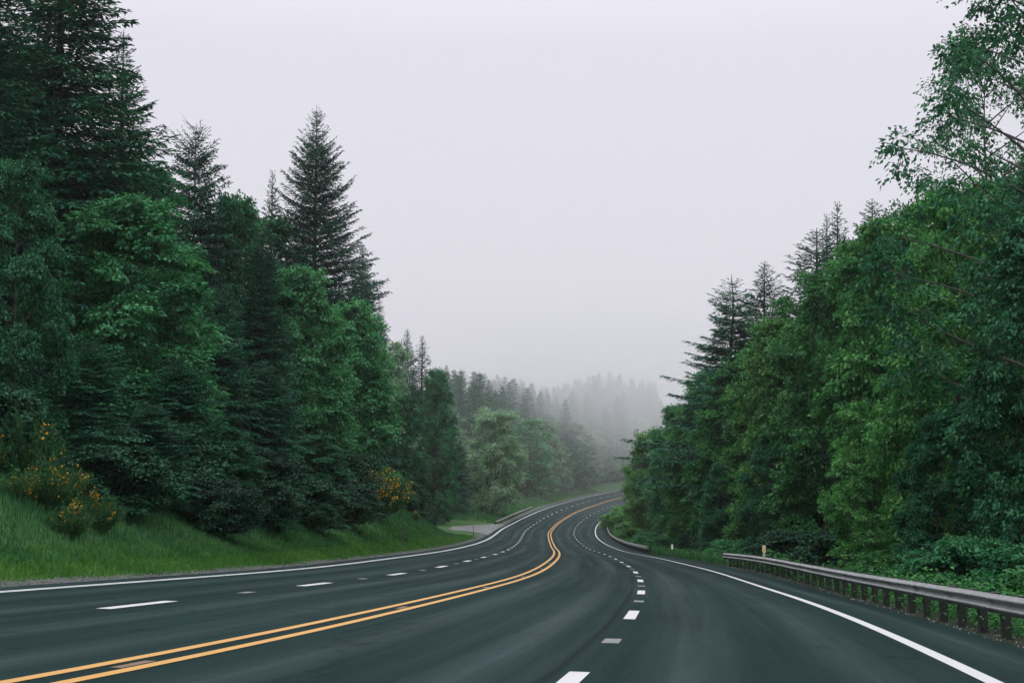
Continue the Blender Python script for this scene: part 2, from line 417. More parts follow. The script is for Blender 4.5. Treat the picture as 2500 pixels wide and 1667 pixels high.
class Tree: pass
def conifer(seed, H=20.0, R=4.0, base=.06, gap=.45, nb=6, power=.85, tmax=.16, droop=.20, rise=.55, tip=.10, twig=.34, blade=(.30, .085),
            side=.42, gappy=0.0, lean=0.0, irregular=.2, far=False, crooked=0.0):
    g = np.random.default_rng(seed)
    wood = MB()
    tz = np.linspace(0, H, 14); tx = lean * (tz / H) ** 1.5 + crooked * np.sin(tz * .5 + seed); ty = crooked * np.cos(tz * .37 + seed)
    r0 = .011 * H + .05
    wood.tube(np.stack([tx, ty, tz - .3 * (tz == 0)], 1), r0 * (1 - tz / H * .96), 7)
    TS, TD, TL = [], [], []
    z = base * H
    lump = [g.uniform(1 - irregular, 1 + irregular, 8) for _ in range(7)]
    while z < H - max(.25, .022 * H):
        t = z / H
        prof = min(1, ((1 - t) / (1 - tmax)) ** power) if t > tmax else .72 + .28 * t / tmax
        ell = R * prof + .04
        n = max(3, int(round(nb * g.uniform(.8, 1.2))))
        az0 = g.uniform(0, 2 * PI)
        cx, cy = np.interp(z, tz, tx), np.interp(z, tz, ty)
        for j in range(n):
            if g.random() < gappy: continue
            az = az0 + 2 * PI * j / n + g.normal(0, .25)
            lf = np.interp((az % (2 * PI)) / (2 * PI) * 8, range(9), list(lump[int(t * 6.99)]) + [lump[int(t * 6.99)][0]])
            L = ell * g.uniform(.62, 1.12) * lf
            e0 = rise * (2.2 * t - .9) + g.normal(0, .10)
            u = np.linspace(0, 1, 6)
            dr = droop * g.uniform(.6, 1.4) * (1.3 - t)
            hz = L * u; vz = L * (math.tan(e0) * u - dr * u ** 2 + tip * u ** 3)
            bend = g.normal(0, .12) * u ** 2 * L
            ca, sa = math.cos(az), math.sin(az)
            pts = np.stack([cx + hz * ca - bend * sa, cy + hz * sa + bend * ca, z + g.uniform(-.2, .2) + vz], 1)
            rb = max(.012, .016 * L)
            if L > .5: wood.tube(pts[:5] if far else pts, np.linspace(rb, .005, 5 if far else 6), 3, cap=False)
            nt_ = max(2, int(L / twig))
            uu = np.linspace(.14, 1.0, nt_) + g.normal(0, .02, nt_); uu = np.clip(uu, .1, 1)
            for sd in (-1, 1):
                pu = np.stack([np.interp(uu, u, pts[:, q]) for q in range(3)], 1)
                bd = unit(np.stack([np.interp(np.minimum(uu + .05, 1), u, pts[:, q]) - np.interp(uu - .05, u, pts[:, q]) for q in range(3)], 1))
                sdv = np.stack([-bd[:, 1], bd[:, 0], 0 * uu], 1) * sd
                ang = g.uniform(.6, 1.15, nt_)[:, None]
                d = bd * np.cos(ang) + sdv * np.sin(ang); d[:, 2] -= g.uniform(.05, .45, nt_) * (1.15 - t)
                l2 = np.minimum(side * L * (1.12 - uu) + .14, 1.5) * g.uniform(.65, 1.2, nt_)
                TS.append(pu); TD.append(unit(d)); TL.append(l2)
            TS.append(pts[-2:-1]); TD.append(unit(pts[-1:] - pts[-2:-1])); TL.append(np.array([L * .22 + .12]))
        z += gap * g.uniform(.7, 1.3) * (.55 + .75 * (1 - t)) * (1.0 if not far else 1.6)
    # leader
    TS.append(np.array([[tx[-1], ty[-1], H * .965]])); TD.append(np.array([[0, 0, 1.]])); TL.append(np.array([.03 * H]))
    TS, TD, TL = np.concatenate(TS), np.concatenate(TD), np.concatenate(TL)
    step = blade[0] * .42
    cnt = np.maximum(2, np.ceil(TL / step)).astype(int)
    rep = np.repeat(np.arange(len(TL)), cnt)
    pos = (np.arange(len(rep)) - np.repeat(np.cumsum(cnt) - cnt, cnt)) / np.repeat(cnt, cnt)
    n = len(rep)
    base_p = TS[rep] + TD[rep] * (pos * TL[rep])[:, None]
    base_p[:, 2] -= .10 * (pos ** 2) * TL[rep]
    tipf = np.clip(.26 + (H - base_p[:, 2]) / (.16 * H), 0, 1)
    D = TD[rep] + rnd_dir(g, n) * .55 * tipf[:, None]; D[:, 2] -= .12 * tipf
    Nn = np.tile([0, 0, 1.], (n, 1)) + rnd_dir(g, n) * .6
    V, F = kites(base_p, D, Nn, blade[0] * g.uniform(.65, 1.25, n) * tipf, blade[1] * g.uniform(.7, 1.3, n) * (.4 + .6 * tipf))
    T = Tree(); T.H = H; T.R = R; T.crown = (V, F); T.wood = wood
    return T
def broadleaf(seed, H=14.0, R=4.5, base=.10, lobes=22, clumps=26, leaves=70, leaf=(.19, .125), lobe=(.24, .40), flat=.45, top=.7, trunks=1, upsweep=.35, hang=.25, out=1.0):
    g = np.random.default_rng(seed); wood = MB()
    Lp, Ld, Ln = [], [], []
    stems = []
    for k in range(trunks):
        a = g.uniform(0, 2 * PI); sp = (0 if trunks == 1 else R * .35)
        z = np.linspace(0, 1, 9)
        sx = g.normal(0, .03 * H) * z ** 2 + sp * math.cos(a) * z; sy = g.normal(0, .03 * H) * z ** 2 + sp * math.sin(a) * z
        wob = .012 * H * np.sin(z * 7 + a)
        st = np.stack([sx + wob + sp * .15 * math.cos(a), sy - wob + sp * .15 * math.sin(a), z * H * .9 - .25 * (z == 0)], 1); stems.append(st)
        wood.tube(st, (.012 * H + .03) / math.sqrt(trunks) * (1 - .93 * z), 7)
    for k in range(lobes):
        h = base + (1 - base) * ((k + g.uniform(0, 1)) / lobes) ** .9
        hh = (h - base) / (1 - base)
        rad = R * (math.sin(PI * min(.999, max(.02, hh ** top * .90 + .08))) ** .5)
        az = k * 2.39996 + g.normal(0, .3)
        lr = R * g.uniform(*lobe) * (1 - .35 * hh)
        rr = max(0, rad * out - lr) * math.sqrt(g.uniform(.45, 1))
        c = np.array([rr * math.cos(az), rr * math.sin(az), min(h * H, H - lr * .9)])
        st = stems[k % trunks]
        zs = np.clip(c[2] - upsweep * rr - .5, .15 * H * (h > .3), H * .86)
        p0 = np.array([np.interp(zs, st[:, 2], st[:, q]) for q in range(3)])
        c[:2] += p0[:2] * .6
        u = np.linspace(0, 1, 6)[:, None]
        mid = p0 * (1 - u) + c * u; mid[:, 2] += (u[:, 0] - u[:, 0] ** 2) * g.uniform(-.2, .5) * rr * .6
        lb = max(.02, .010 * H * (1 - .7 * h) * .5)
        wood.tube(mid, np.linspace(lb, .015, 6), 5, cap=False)
        nc = max(5, int(clumps * (lr / (R * .32)) ** 1.6 * g.uniform(.8, 1.2)))
        dv = rnd_dir(g, nc); dv[:, 2] = dv[:, 2] * .9 + .18
        dv[:, :2] += np.array([math.cos(az), math.sin(az)]) * .30
        cc = c + unit(dv) * (lr * g.uniform(.35, 1.08, nc) ** .6)[:, None] * np.array([1.1, 1.1, .80])
        for q in range(nc):
            if q % 2 == 0:
                w = np.linspace(0, 1, 3)[:, None]; wood.tube(c * (1 - w) + cc[q] * w, [.014, .010, .005], 3, cap=False)
            n = int(leaves * g.uniform(.6, 1.4)); cr = g.uniform(.34, .72) * (R / 4.5) ** .5
            o = rnd_dir(g, n) * (g.uniform(0, 1, n) ** .5)[:, None] * cr
            out_d = unit(cc[q] - c)
            o[:, 2] *= flat; o += out_d * (o @ out_d)[:, None] * .5
            rh = np.linalg.norm(o[:, :2], axis=1); o[:, 2] -= hang * rh ** 2 / cr
            Lp.append(cc[q] + o)
            d = np.concatenate([o[:, :2] / cr, np.zeros((n, 1))], 1) + out_d * .5 + rnd_dir(g, n) * .7; d[:, 2] -= .35
            Ld.append(d)
            Ln.append(np.array([0, 0, 1.0]) + out_d * .35 + rnd_dir(g, n) * .65)
    Lp, Ld, Ln = np.concatenate(Lp), np.concatenate(Ld), np.concatenate(Ln); n = len(Lp)
    keep = Lp[:, 2] > .02
    Lp, Ld, Ln = Lp[keep], Ld[keep], Ln[keep]; n = len(Lp)
    V, F = kites(Lp, Ld, Ln, leaf[0] * g.uniform(.6, 1.25, n), leaf[1] * g.uniform(.65, 1.25, n))
    T = Tree(); T.H = H; T.R = R; T.crown = (V, F); T.wood = wood
    return T
def finish(T, name, m):
    V, F = T.crown
    T.crown_me = mesh_np(name + '_crown', V, F, m); T.wood_me = T.wood.mesh(name + '_trunk', M['bark'], True); T.m = m
    T.crown = T.wood = None
    return T
def finish_far(T, name, m):
    """one mesh for trees too small to show their parts"""
    V, F = T.crown
    wv = np.concatenate(T.wood.v); tri = []
    for f in T.wood.f:
        for q in range(1, len(f) - 1): tri.append((f[0], f[q], f[q + 1]))
    tri = np.array(tri) + len(V)
    me = mesh_np(name, np.concatenate([V, wv]), np.concatenate([F, tri]), m); me.materials.append(M['bark'])
    mi = np.zeros(len(F) + len(tri), np.int32); mi[len(F):] = 1; me.polygons.foreach_set('material_index', mi)
    T.me = me; T.m = m; T.crown = T.wood = None
    return T
def put(T, name, p, H, Rm, rz, label, cat, group=None, m=None):
    root = empty(name, p, rz, (Rm / T.R, Rm / T.R, H / T.H))
    tag(root, label, cat, group)
    link('trunk', T.wood_me, root); c = link('crown', T.crown_me, root)
    if m:
        c.material_slots[0].link = 'OBJECT'; c.material_slots[0].material = m
    return root
def put_far(T, name, p, H, Rm, rz, label, cat, group, m=None):
    o = link(name, T.me); o.location = p; o.rotation_euler = (0, 0, rz); o.scale = (Rm / T.R, Rm / T.R, H / T.H)
    if m: o.material_slots[0].link = 'OBJECT'; o.material_slots[0].material = m
    return tag(o, label, cat, group)

FIR_A = finish(conifer(1, 34, 5.6, gap=.52, nb=8, power=.92, tmax=.42, droop=.15, rise=.62, tip=.16, twig=.26, blade=(.32, .10), side=.48, irregular=.26), 'broad_fir', M['fir'])
FIR_B = finish(conifer(2, 26, 4.6, gap=.46, nb=7, power=.9, tmax=.2, gappy=.06, droop=.2, rise=.6, twig=.26, blade=(.32, .10), side=.44, irregular=.34), 'airy_fir', M['fir'])
FIR_C = finish(conifer(3, 30, 5.2, gap=.46, nb=8, power=.8, droop=.26, rise=.45, twig=.30, blade=(.34, .11), irregular=.22), 'dense_fir', M['fir'])
FIR_D = finish(conifer(4, 24, 6.2, base=.28, gap=.66, nb=8, gappy=.04, droop=.13, rise=.36, tip=.16, twig=.22, blade=(.34, .11), side=.32, power=.85, irregular=.34, crooked=.12), 'sparse_fir', M['fir'])
FIR_E = finish(conifer(5, 22, 3.0, gap=.50, nb=6, power=1.0, tmax=.2, droop=.12, rise=.75, twig=.28, blade=(.28, .08), irregular=.25), 'slim_fir', M['fir'])
FIR_F = finish(conifer(6, 18, 4.4, gap=.40, nb=8, droop=.30, rise=.4, twig=.28, blade=(.30, .10), power=.55, tmax=.3, irregular=.25), 'round_fir', M['fir'])
ALD = [finish(broadleaf(20 + i, 15, 4.6, **kw), 'alder_%d' % i, M['alder']) for i, kw in enumerate([
    dict(base=.03, lobes=28, clumps=30, leaves=74, leaf=(.25, .17), lobe=(.27, .42)),
    dict(base=.03, lobes=32, clumps=28, leaves=70, leaf=(.24, .17), top=.85, lobe=(.25, .40)),
    dict(base=.03, lobes=27, clumps=32, leaves=70, leaf=(.26, .18), top=.55, lobe=(.27, .43)),
    dict(base=.02, lobes=30, clumps=30, leaves=66, leaf=(.25, .17), trunks=2, lobe=(.26, .38))])]
OPEN = finish(broadleaf(40, 20, 6.0, base=.20, lobes=54, clumps=20, leaves=56, leaf=(.20, .125), lobe=(.18, .28), flat=.35, upsweep=.3, hang=.5, out=1.1), 'open_alder', M['alder_dark'])
WIL = finish(broadleaf(50, 16, 5.0, base=.03, lobes=32, clumps=30, leaves=66, leaf=(.32, .19), top=.75, trunks=3, flat=1.0, upsweep=.8, hang=.05, lobe=(.24, .36)), 'willow', M['willow'])
BUSH = [finish(broadleaf(60 + i, 3.4, 2.3, base=.02, lobes=15, clumps=18, leaves=64, leaf=(.17, .12), trunks=3, lobe=(.32, .5), upsweep=.8), 'bush_%d' % i, M['alder']) for i in range(2)]
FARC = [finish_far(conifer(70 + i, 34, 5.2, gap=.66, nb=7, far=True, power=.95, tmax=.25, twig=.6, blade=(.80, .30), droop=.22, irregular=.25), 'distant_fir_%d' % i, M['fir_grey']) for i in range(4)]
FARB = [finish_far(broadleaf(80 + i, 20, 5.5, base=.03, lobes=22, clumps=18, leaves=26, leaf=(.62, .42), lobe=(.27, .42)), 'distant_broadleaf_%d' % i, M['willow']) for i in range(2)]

# ------------------------------------------------------------------ the trees seen one by one
rr = random.Random(5)
def spot(px, o, **kw):
    s = station(px, o, **kw); return P(s, o, -.1), s
def tree(T, name, px, o, top, halfpx, label, cat='tree', m=None, rz=None, group=None, lo=12, hi=330):
    if o > 0: hi = 320 if px < 1600 else 260
    p, s = spot(px, o, lo=lo, hi=hi); q = project(p)
    H = height_for(p, top); Rm = halfpx * q[2] / FPX
    return put(T, name, p, H, Rm, rr.uniform(0, 6.28) if rz is None else rz, label, cat, group, m)
A, D_, L_, W_, F_ = M['alder'], M['alder_dark'], M['lime'], M['willow'], M['fresh']
TREES = [
 # left side of the road, near to far
 (FIR_C, 'fir_tree', 110, -24, -300, 380, 'towering dark fir filling the left edge, its top out of the picture', None),
 (FIR_C, 'fir_tree', -70, -23, -200, 300, 'dark dense fir at the very left edge behind the towering fir', None),
 (FIR_B, 'fir_tree', 278, -23, 72, 225, 'tall airy fir with sky showing through its tip, beside the towering dark fir', None),
 (FIR_F, 'fir_tree', 462, -24, 300, 150, 'shaggy round-topped dark fir between the airy fir and the pointed fir', None),
 (FIR_E, 'fir_tree', 652, -25, 415, 100, 'small dark fir tip close against the left of the tall pointed fir', None),
 (FIR_A, 'fir_tree', 757, -21.5, 256, 165, 'tall pointed fir standing alone against the sky left of the road', None),
 (FIR_C, 'fir_tree', 874, -22, 590, 112, 'dark drooping fir at the right flank of the tall pointed fir', None),
 (ALD[0], 'alder_tree', 330, -17.5, 480, 235, 'big bright green alder with a domed crown on the left bank', A),
 (ALD[1], 'alder_tree', 30, -17, 385, 150, 'dark alder at the left edge above the flowering bushes', D_),
 (ALD[2], 'alder_tree', 560, -22, 465, 130, 'thin-topped green alder between the round-topped fir and small fir tip', A),
 (FIR_C, 'fir_tree', 632, -19, 545, 125, 'dense fir in front of the small fir tip', None),
 (FIR_F, 'fir_tree', 515, -16.5, 700, 135, 'bushy fir at the right foot of the big domed alder', None),
 (ALD[0], 'alder_tree', 735, -17.5, 650, 150, 'mid green alder below the trunk of the tall pointed fir', A),
 (ALD[2], 'alder_tree', 850, -16, 730, 135, 'leafy alder leaning towards the road above the large flowering broom', A),
 (FIR_F, 'fir_tree', 430, -14.5, 870, 130, 'low dark fir with lit drooping boughs on the left bank', None),
 (FIR_F, 'fir_tree', 205, -15.5, 830, 150, 'low dark fir behind the flowering bushes at the left edge', None),
 (FIR_F, 'fir_tree', 645, -14.6, 890, 120, 'low fir hanging over the grass left of the large broom', None),
 (FIR_F, 'fir_tree', 375, -13.8, 985, 130, 'low fir with boughs over the grass strip right of the flowering bushes', None),
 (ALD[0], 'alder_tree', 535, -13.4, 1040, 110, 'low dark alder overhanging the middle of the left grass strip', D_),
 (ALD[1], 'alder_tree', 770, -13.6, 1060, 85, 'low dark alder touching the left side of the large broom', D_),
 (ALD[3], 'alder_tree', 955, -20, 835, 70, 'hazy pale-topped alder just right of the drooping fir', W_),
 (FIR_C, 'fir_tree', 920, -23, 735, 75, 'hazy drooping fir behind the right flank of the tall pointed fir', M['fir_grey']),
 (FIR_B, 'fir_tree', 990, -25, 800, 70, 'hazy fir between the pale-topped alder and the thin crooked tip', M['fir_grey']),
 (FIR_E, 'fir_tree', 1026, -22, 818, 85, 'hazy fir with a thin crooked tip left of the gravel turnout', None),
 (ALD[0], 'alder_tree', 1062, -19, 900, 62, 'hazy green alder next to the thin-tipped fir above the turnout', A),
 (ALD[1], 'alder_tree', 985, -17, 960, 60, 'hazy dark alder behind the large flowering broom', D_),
 (FIR_F, 'fir_tree', 1118, -18, 1075, 44, 'dark small fir at the left foot of the pale round tree', None),
 (WIL, 'willow_tree', 1198, -13.2, 1000, 82, 'pale grey-green round tree beside the gravel turnout', W_),
 (ALD[2], 'alder_tree', 1262, -17, 1120, 36, 'low grey-green tree right of the pale round tree behind the guardrail', W_),
 # right side of the road, far to near
 (WIL, 'willow_tree', 1592, 15.5, 1050, 84, 'pale yellow-green tree at the inside of the far bend', L_),
 (FIR_F, 'fir_tree', 1645, 16.5, 1090, 62, 'low dark fir behind the far right guardrail', None),
 (FIR_D, 'fir_tree', 1784, 17.5, 668, 262, 'open fir with long bare-spaced branches against the sky on the right', None),
 (FIR_B, 'fir_tree', 1868, 23, 636, 190, 'slim fir just right of the open long-branched fir', None),
 (FIR_B, 'fir_tree', 1996, 30, 556, 270, 'dark fir tip left of the twin thin spires', None),
 (FIR_E, 'fir_tree', 2048, 31, 492, 135, 'thin bare spire, taller of the twin fir tips above the right alders', None),
 (FIR_E, 'fir_tree', 2022, 33, 522, 110, 'thin bare spire, shorter of the twin fir tips above the right alders', None),
 (FIR_B, 'fir_tree', 2136, 29, 484, 230, 'dark fir tip just left of the overhanging branch', None),
 (ALD[1], 'alder_tree', 1700, 14.5, 985, 95, 'fresh green alder below the open long-branched fir', F_),
 (ALD[0], 'alder_tree', 1795, 16, 880, 125, 'mid green alder right of the fresh green alder', F_),
 (ALD[2], 'alder_tree', 1905, 16.5, 775, 150, 'yellowish green alder on the slope of the right treeline', L_),
 (ALD[3], 'alder_tree', 2030, 17, 655, 170, 'green alder below the twin thin spires', F_),
 (ALD[0], 'alder_tree', 2180, 17.5, 530, 190, 'tall full green alder below the overhanging branch', F_),
 (ALD[1], 'alder_tree', 2350, 17, 440, 210, 'tall green alder beside the right edge behind the guardrail', F_),
 (OPEN, 'alder_tree', 2560, 18, -230, 430, 'tall open-crowned alder overhanging from the top right corner', D_),
 (OPEN, 'alder_tree', 2420, 24, 60, 260, 'open-crowned alder behind the overhanging one in the top right corner', D_),
 (ALD[2], 'alder_tree', 2540, 16.5, 520, 190, 'dark alder cut by the right edge of the picture', D_),
 (ALD[3], 'alder_tree', 2110, 14, 980, 100, 'young alder with a bright left edge behind the near guardrail', F_),
 (ALD[1], 'alder_tree', 1890, 14, 1040, 86, 'dark leafy young alder left of the bright-edged young alder', D_),
 (ALD[0], 'alder_tree', 2300, 14.2, 1010, 110, 'dark leafy young alder right of the bright-edged young alder', D_),
 (ALD[1], 'alder_tree', 1650, 16, 985, 75, 'fresh green alder between the pale tree at the bend and the open fir', A),
 (ALD[0], 'alder_tree', 1735, 19, 900, 90, 'green alder at the trunk of the open long-branched fir', A),
 (ALD[2], 'alder_tree', 1848, 19, 835, 110, 'green alder rising behind the yellowish green alder', A),
 (ALD[3], 'alder_tree', 1965, 20, 715, 125, 'full green alder between the yellowish green alder and the twin spires', F_),
 (ALD[0], 'alder_tree', 2105, 20, 590, 140, 'broad green alder right below the fir tip by the overhanging branch', F_),
 (ALD[1], 'alder_tree', 2262, 20, 475, 160, 'green alder filling the gap between the two tall right alders', F_),
 (ALD[2], 'alder_tree', 1760, 13.6, 1120, 66, 'low dark alder behind the gap between the two right guardrails', D_),
]
for (T, name, px, o, top, hp, label, m) in TREES:
    tree(T, name, px, o, top, hp, label, 'tree', m)

# ------------------------------------------------------------------ rows deeper in the woods, kept below the skyline
SKY = [(-400, -300), (0, -200), (250, 0), (290, 90), (380, 400), (420, 400), (460, 330), (520, 420), (600, 460), (660, 430), (760, 330), (860, 560), (930, 760), (1000, 850), (1060, 880),
       (1130, 900), (1240, 915), (1340, 945), (1400, 925), (1480, 900), (1600, 930), (1620, 1000), (1700, 900), (1800, 760), (1900, 680), (2000, 590), (2140, 510), (2300, 400), (2400, 150), (2500, -50), (2900, -300)]
def sky_y(px): return float(np.interp(px, [a for a, _ in SKY], [b for _, b in SKY]))
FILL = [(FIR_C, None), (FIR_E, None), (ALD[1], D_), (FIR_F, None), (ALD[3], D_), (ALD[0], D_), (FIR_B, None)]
def filler(side, o, s, k):
    T, m = FILL[k % len(FILL)]
    p = P(s, o, -.1); q = project(p)
    if q[2] < 15 or not -350 < q[0] < 2850: return
    H = rr.uniform(15, 25)
    Rm = T.R * H / T.H * rr.uniform(.85, 1.1)
    w = Rm * FPX / q[2] * .8
    lim = max(sky_y(q[0]), sky_y(q[0] - w), sky_y(q[0] + w)) + 25
    H = min(H, height_for(p, lim))
    if H < 5: return
    con = T in (FIR_A, FIR_B, FIR_C, FIR_E, FIR_F)
    Rm = min(Rm, H * .30)
    where = 'left' if side < 0 else 'right'
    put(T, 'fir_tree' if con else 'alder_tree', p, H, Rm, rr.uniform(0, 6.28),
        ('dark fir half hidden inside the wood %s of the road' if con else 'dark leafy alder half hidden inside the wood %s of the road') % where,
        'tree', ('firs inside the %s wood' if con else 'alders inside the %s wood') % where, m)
k = 0
for o in (-27, -34, -43):
    s = 38.0 + rr.uniform(0, 6)
    while s < 330:
        filler(-1, o + rr.uniform(-2, 2), s, k); k += 1
        s += rr.uniform(8, 12) * (1 if s < 150 else 1.6)
for o in (24, 31, 40):
    s = 34.0 + rr.uniform(0, 6)
    while s < 330:
        filler(1, o + rr.uniform(-2, 2), s, k); k += 1
        s += rr.uniform(8, 12) * (1 if s < 150 else 1.6)

# ------------------------------------------------------------------ the misty hillside behind the bend
cnt = 0
for row, o in enumerate((-18, -23, -28, -34, -41, -49, -58, -70, -84, -100)):
    s = 292.0 + rr.uniform(0, 8)
    while s < 720:
        oj = o + rr.uniform(-2.5, 2.5); p = P(s, oj, -.2); q = project(p)
        s += rr.uniform(5.5, 8.5) * (1 + .08 * row)
        if not 1085 < q[0] < 1680 or (q[0] < 1275 and oj > -27): continue
        broad = (row < 2 and rr.random() < .7) or (row < 5 and rr.random() < .25)
        lim = sky_y(q[0]) + rr.choice([0, 0, 12, 25, 40])
        H = min(rr.uniform(26, 38), height_for(p, lim))
        if H < 9: continue
        if broad:
            H = min(H, rr.uniform(12, 21) + row * 1.5)
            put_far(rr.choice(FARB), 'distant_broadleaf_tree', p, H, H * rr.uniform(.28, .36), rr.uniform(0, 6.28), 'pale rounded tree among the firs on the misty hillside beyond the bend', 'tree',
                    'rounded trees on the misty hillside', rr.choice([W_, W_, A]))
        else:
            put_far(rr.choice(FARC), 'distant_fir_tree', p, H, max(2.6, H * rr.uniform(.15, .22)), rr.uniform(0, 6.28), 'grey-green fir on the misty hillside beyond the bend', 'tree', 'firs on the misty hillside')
        cnt += 1
print('far trees', cnt)

# ------------------------------------------------------------------ shrubs
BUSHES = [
 (-16.0, 45, 2.6, 'dark bush at the left edge behind the small broom', M['shaded_shrub']), (-13.4, 49, 2.2, 'dark bush right of the brooms on the near left bank', M['shaded_shrub']), (-16.5, 38, 2.8, 'dark bush cut by the left edge above the grass', M['shaded_shrub']),
 (-12.2, 56, 2.1, 'low dark bush on the left bank, nearest of the row above the grass strip', M['shaded_shrub']), (-12.0, 65, 2.2, 'low dark bush on the left bank, second of the row above the grass strip', M['shaded_shrub']), (-12.0, 75, 2.4, 'low dark bush on the left bank, middle of the row above the grass strip', M['shaded_shrub']),
 (-12.0, 86, 2.4, 'low dark bush on the left bank, farthest of the row above the grass strip', M['shaded_shrub']),
 (-13.6, 70, 2.6, 'dark leafy bush at the foot of the low alder, left bank', M['shaded_shrub']), (-14.0, 88, 3.0, 'dark bush behind the grass left of the large broom', M['shaded_shrub']), (-14.2, 98, 3.2, 'dark bush touching the left side of the large broom', M['shaded_shrub']),
 (-14.5, 58, 3.0, 'dark bush under the low fir with lit boughs', M['shaded_shrub']), (-15.0, 120, 3.5, 'leafy bush right behind the large broom', M['shaded_shrub']), (-15.5, 135, 3.6, 'leafy bush on the crest of the grassy mound', M['shaded_shrub']),
 (-15, 150, 3.0, 'dark bush where the grassy mound runs out', M['shaded_shrub']), (-19, 205, 3.6, 'dark bush at the back of the gravel turnout', M['shaded_shrub']), (-18.5, 225, 3.2, 'dark bush below the pale round tree at the turnout', M['shaded_shrub']),
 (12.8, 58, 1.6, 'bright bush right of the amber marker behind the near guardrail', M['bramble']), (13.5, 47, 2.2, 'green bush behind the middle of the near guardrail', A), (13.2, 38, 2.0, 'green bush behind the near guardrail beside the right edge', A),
 (13.0, 31, 1.9, 'leafy bush at the right edge above the guardrail', M['bramble']), (13.6, 72, 2.4, 'dark bush behind the amber marker', M['shaded_shrub']), (13.4, 86, 2.6, 'dark bush behind the far end of the near guardrail', M['shaded_shrub']),
 (13.0, 100, 2.2, 'green bush right of the white marker post', A), (12.8, 114, 2.0, 'green bush left of the near guardrail end', A), (13.2, 132, 2.4, 'dark bush left of the white marker post', M['shaded_shrub']),
 (13.6, 150, 2.6, 'dark bush at the near end of the far guardrail', M['shaded_shrub']), (12.6, 180, 2.2, 'grassy green bush behind the far right guardrail', A), (12.8, 205, 2.4, 'green bush in the hollow of the far bend', A),
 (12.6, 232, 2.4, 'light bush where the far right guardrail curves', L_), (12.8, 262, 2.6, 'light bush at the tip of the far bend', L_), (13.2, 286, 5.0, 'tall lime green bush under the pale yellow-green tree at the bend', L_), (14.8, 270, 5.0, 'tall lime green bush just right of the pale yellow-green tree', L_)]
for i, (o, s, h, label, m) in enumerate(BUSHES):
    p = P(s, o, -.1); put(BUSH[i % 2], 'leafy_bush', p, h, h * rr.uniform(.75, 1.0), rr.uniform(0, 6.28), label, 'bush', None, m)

def broom(seed, H=2.6, R=1.9, n=150, flowers=.25):
    g = np.random.default_rng(seed); st = MB(); LP, LD, LN, FP, FD, FN = [], [], [], [], [], []
    hot = unit(g.normal(size=(5, 3)) * np.array([1, 1, .4]) + np.array([0, 0, .5]))
    for k in range(n):
        az = g.uniform(0, 2 * PI); rad = R * math.sqrt(g.uniform(0, 1)); h = H * (1 - .45 * (rad / R) ** 2) * g.uniform(.7, 1.05)
        u = np.linspace(0, 1, 6)
        pts = np.stack([rad * math.cos(az) * u ** .8, rad * math.sin(az) * u ** .8, h * u ** .9], 1) + np.array([math.cos(az), math.sin(az), 0]) * .1
        st.tube(pts, np.linspace(.014, .004, 6), 3, cap=False)
        m = 46
        w = g.uniform(.25, 1.02, m); q = np.stack([np.interp(w, u, pts[:, j]) for j in range(3)], 1) + g.normal(0, .06, (m, 3))
        d = np.array([math.cos(az) * .4, math.sin(az) * .4, 1.0]) + rnd_dir(g, m) * .8
        LP.append(q); LD.append(d); LN.append(rnd_dir(g, m) + np.array([0, 0, .4]))
        dirn = unit(np.array([pts[-1, 0], pts[-1, 1], pts[-1, 2] - H * .4]))
        if g.random() < (.7 if (hot @ dirn).max() > 1 - flowers * .8 else flowers * .8):
            m = int(g.uniform(5, 20)); w = g.uniform(.62, 1.04, m)
            q = np.stack([np.interp(w, u, pts[:, j]) for j in range(3)], 1) + g.normal(0, .07, (m, 3))
            FP.append(q); FD.append(rnd_dir(g, m) + np.array([0, 0, .5])); FN.append(rnd_dir(g, m) + np.array([0, 0, .6]))
    LP, LD, LN = map(np.concatenate, (LP, LD, LN)); FP, FD, FN = map(np.concatenate, (FP, FD, FN))
    a = mesh_np('broom_foliage', *kites(LP, LD, LN, g.uniform(.10, .20, len(LP)), g.uniform(.03, .06, len(LP))), M['broom'])
    f = mesh_np('broom_flowers', *kites(FP, FD, FN, g.uniform(.07, .13, len(FP)), g.uniform(.06, .10, len(FP))), M['flower'])
    return a, f, st.mesh('broom_stems', M['broom'])
BR = [broom(90, flowers=.40), broom(91, H=2.2, R=1.3, n=110, flowers=.07), broom(92, H=2.2, R=1.3, n=110, flowers=.045)]
BROOMS = [(0, 922, -11.9, 1.35, 'large broom bush in orange-yellow bloom on the grassy bank'), (1, 128, -12.9, .78, 'broom with a bright yellow tuft in the middle of the near left bank'),
          (2, 172, -11.6, .50, 'small dark broom with few yellow flowers near the grass edge'), (1, 40, -14.6, 1.05, 'tall broom with scattered orange flowers high at the left edge'),
          (2, 245, -11.9, .60, 'dark leafy broom right of the yellow-flowered ones on the left bank'), (1, 45, -13.4, .45, 'small broom with a few yellow flowers at the left edge'),
          (2, 1010, -12.0, .45, 'small broom with a few orange flowers right of the large broom'),
          (2, 985, -10.2, .30, 'tiny orange-flowered broom sprig behind the thin left marker post')]
for v, px, o, sc, label in BROOMS:
    p, s = spot(px, o); root = empty('broom_bush', p, rr.uniform(0, 6.28), (sc, sc, sc)); tag(root, label, 'bush')
    link('foliage', BR[v][0], root); link('blossoms', BR[v][1], root); link('stems', BR[v][2], root)

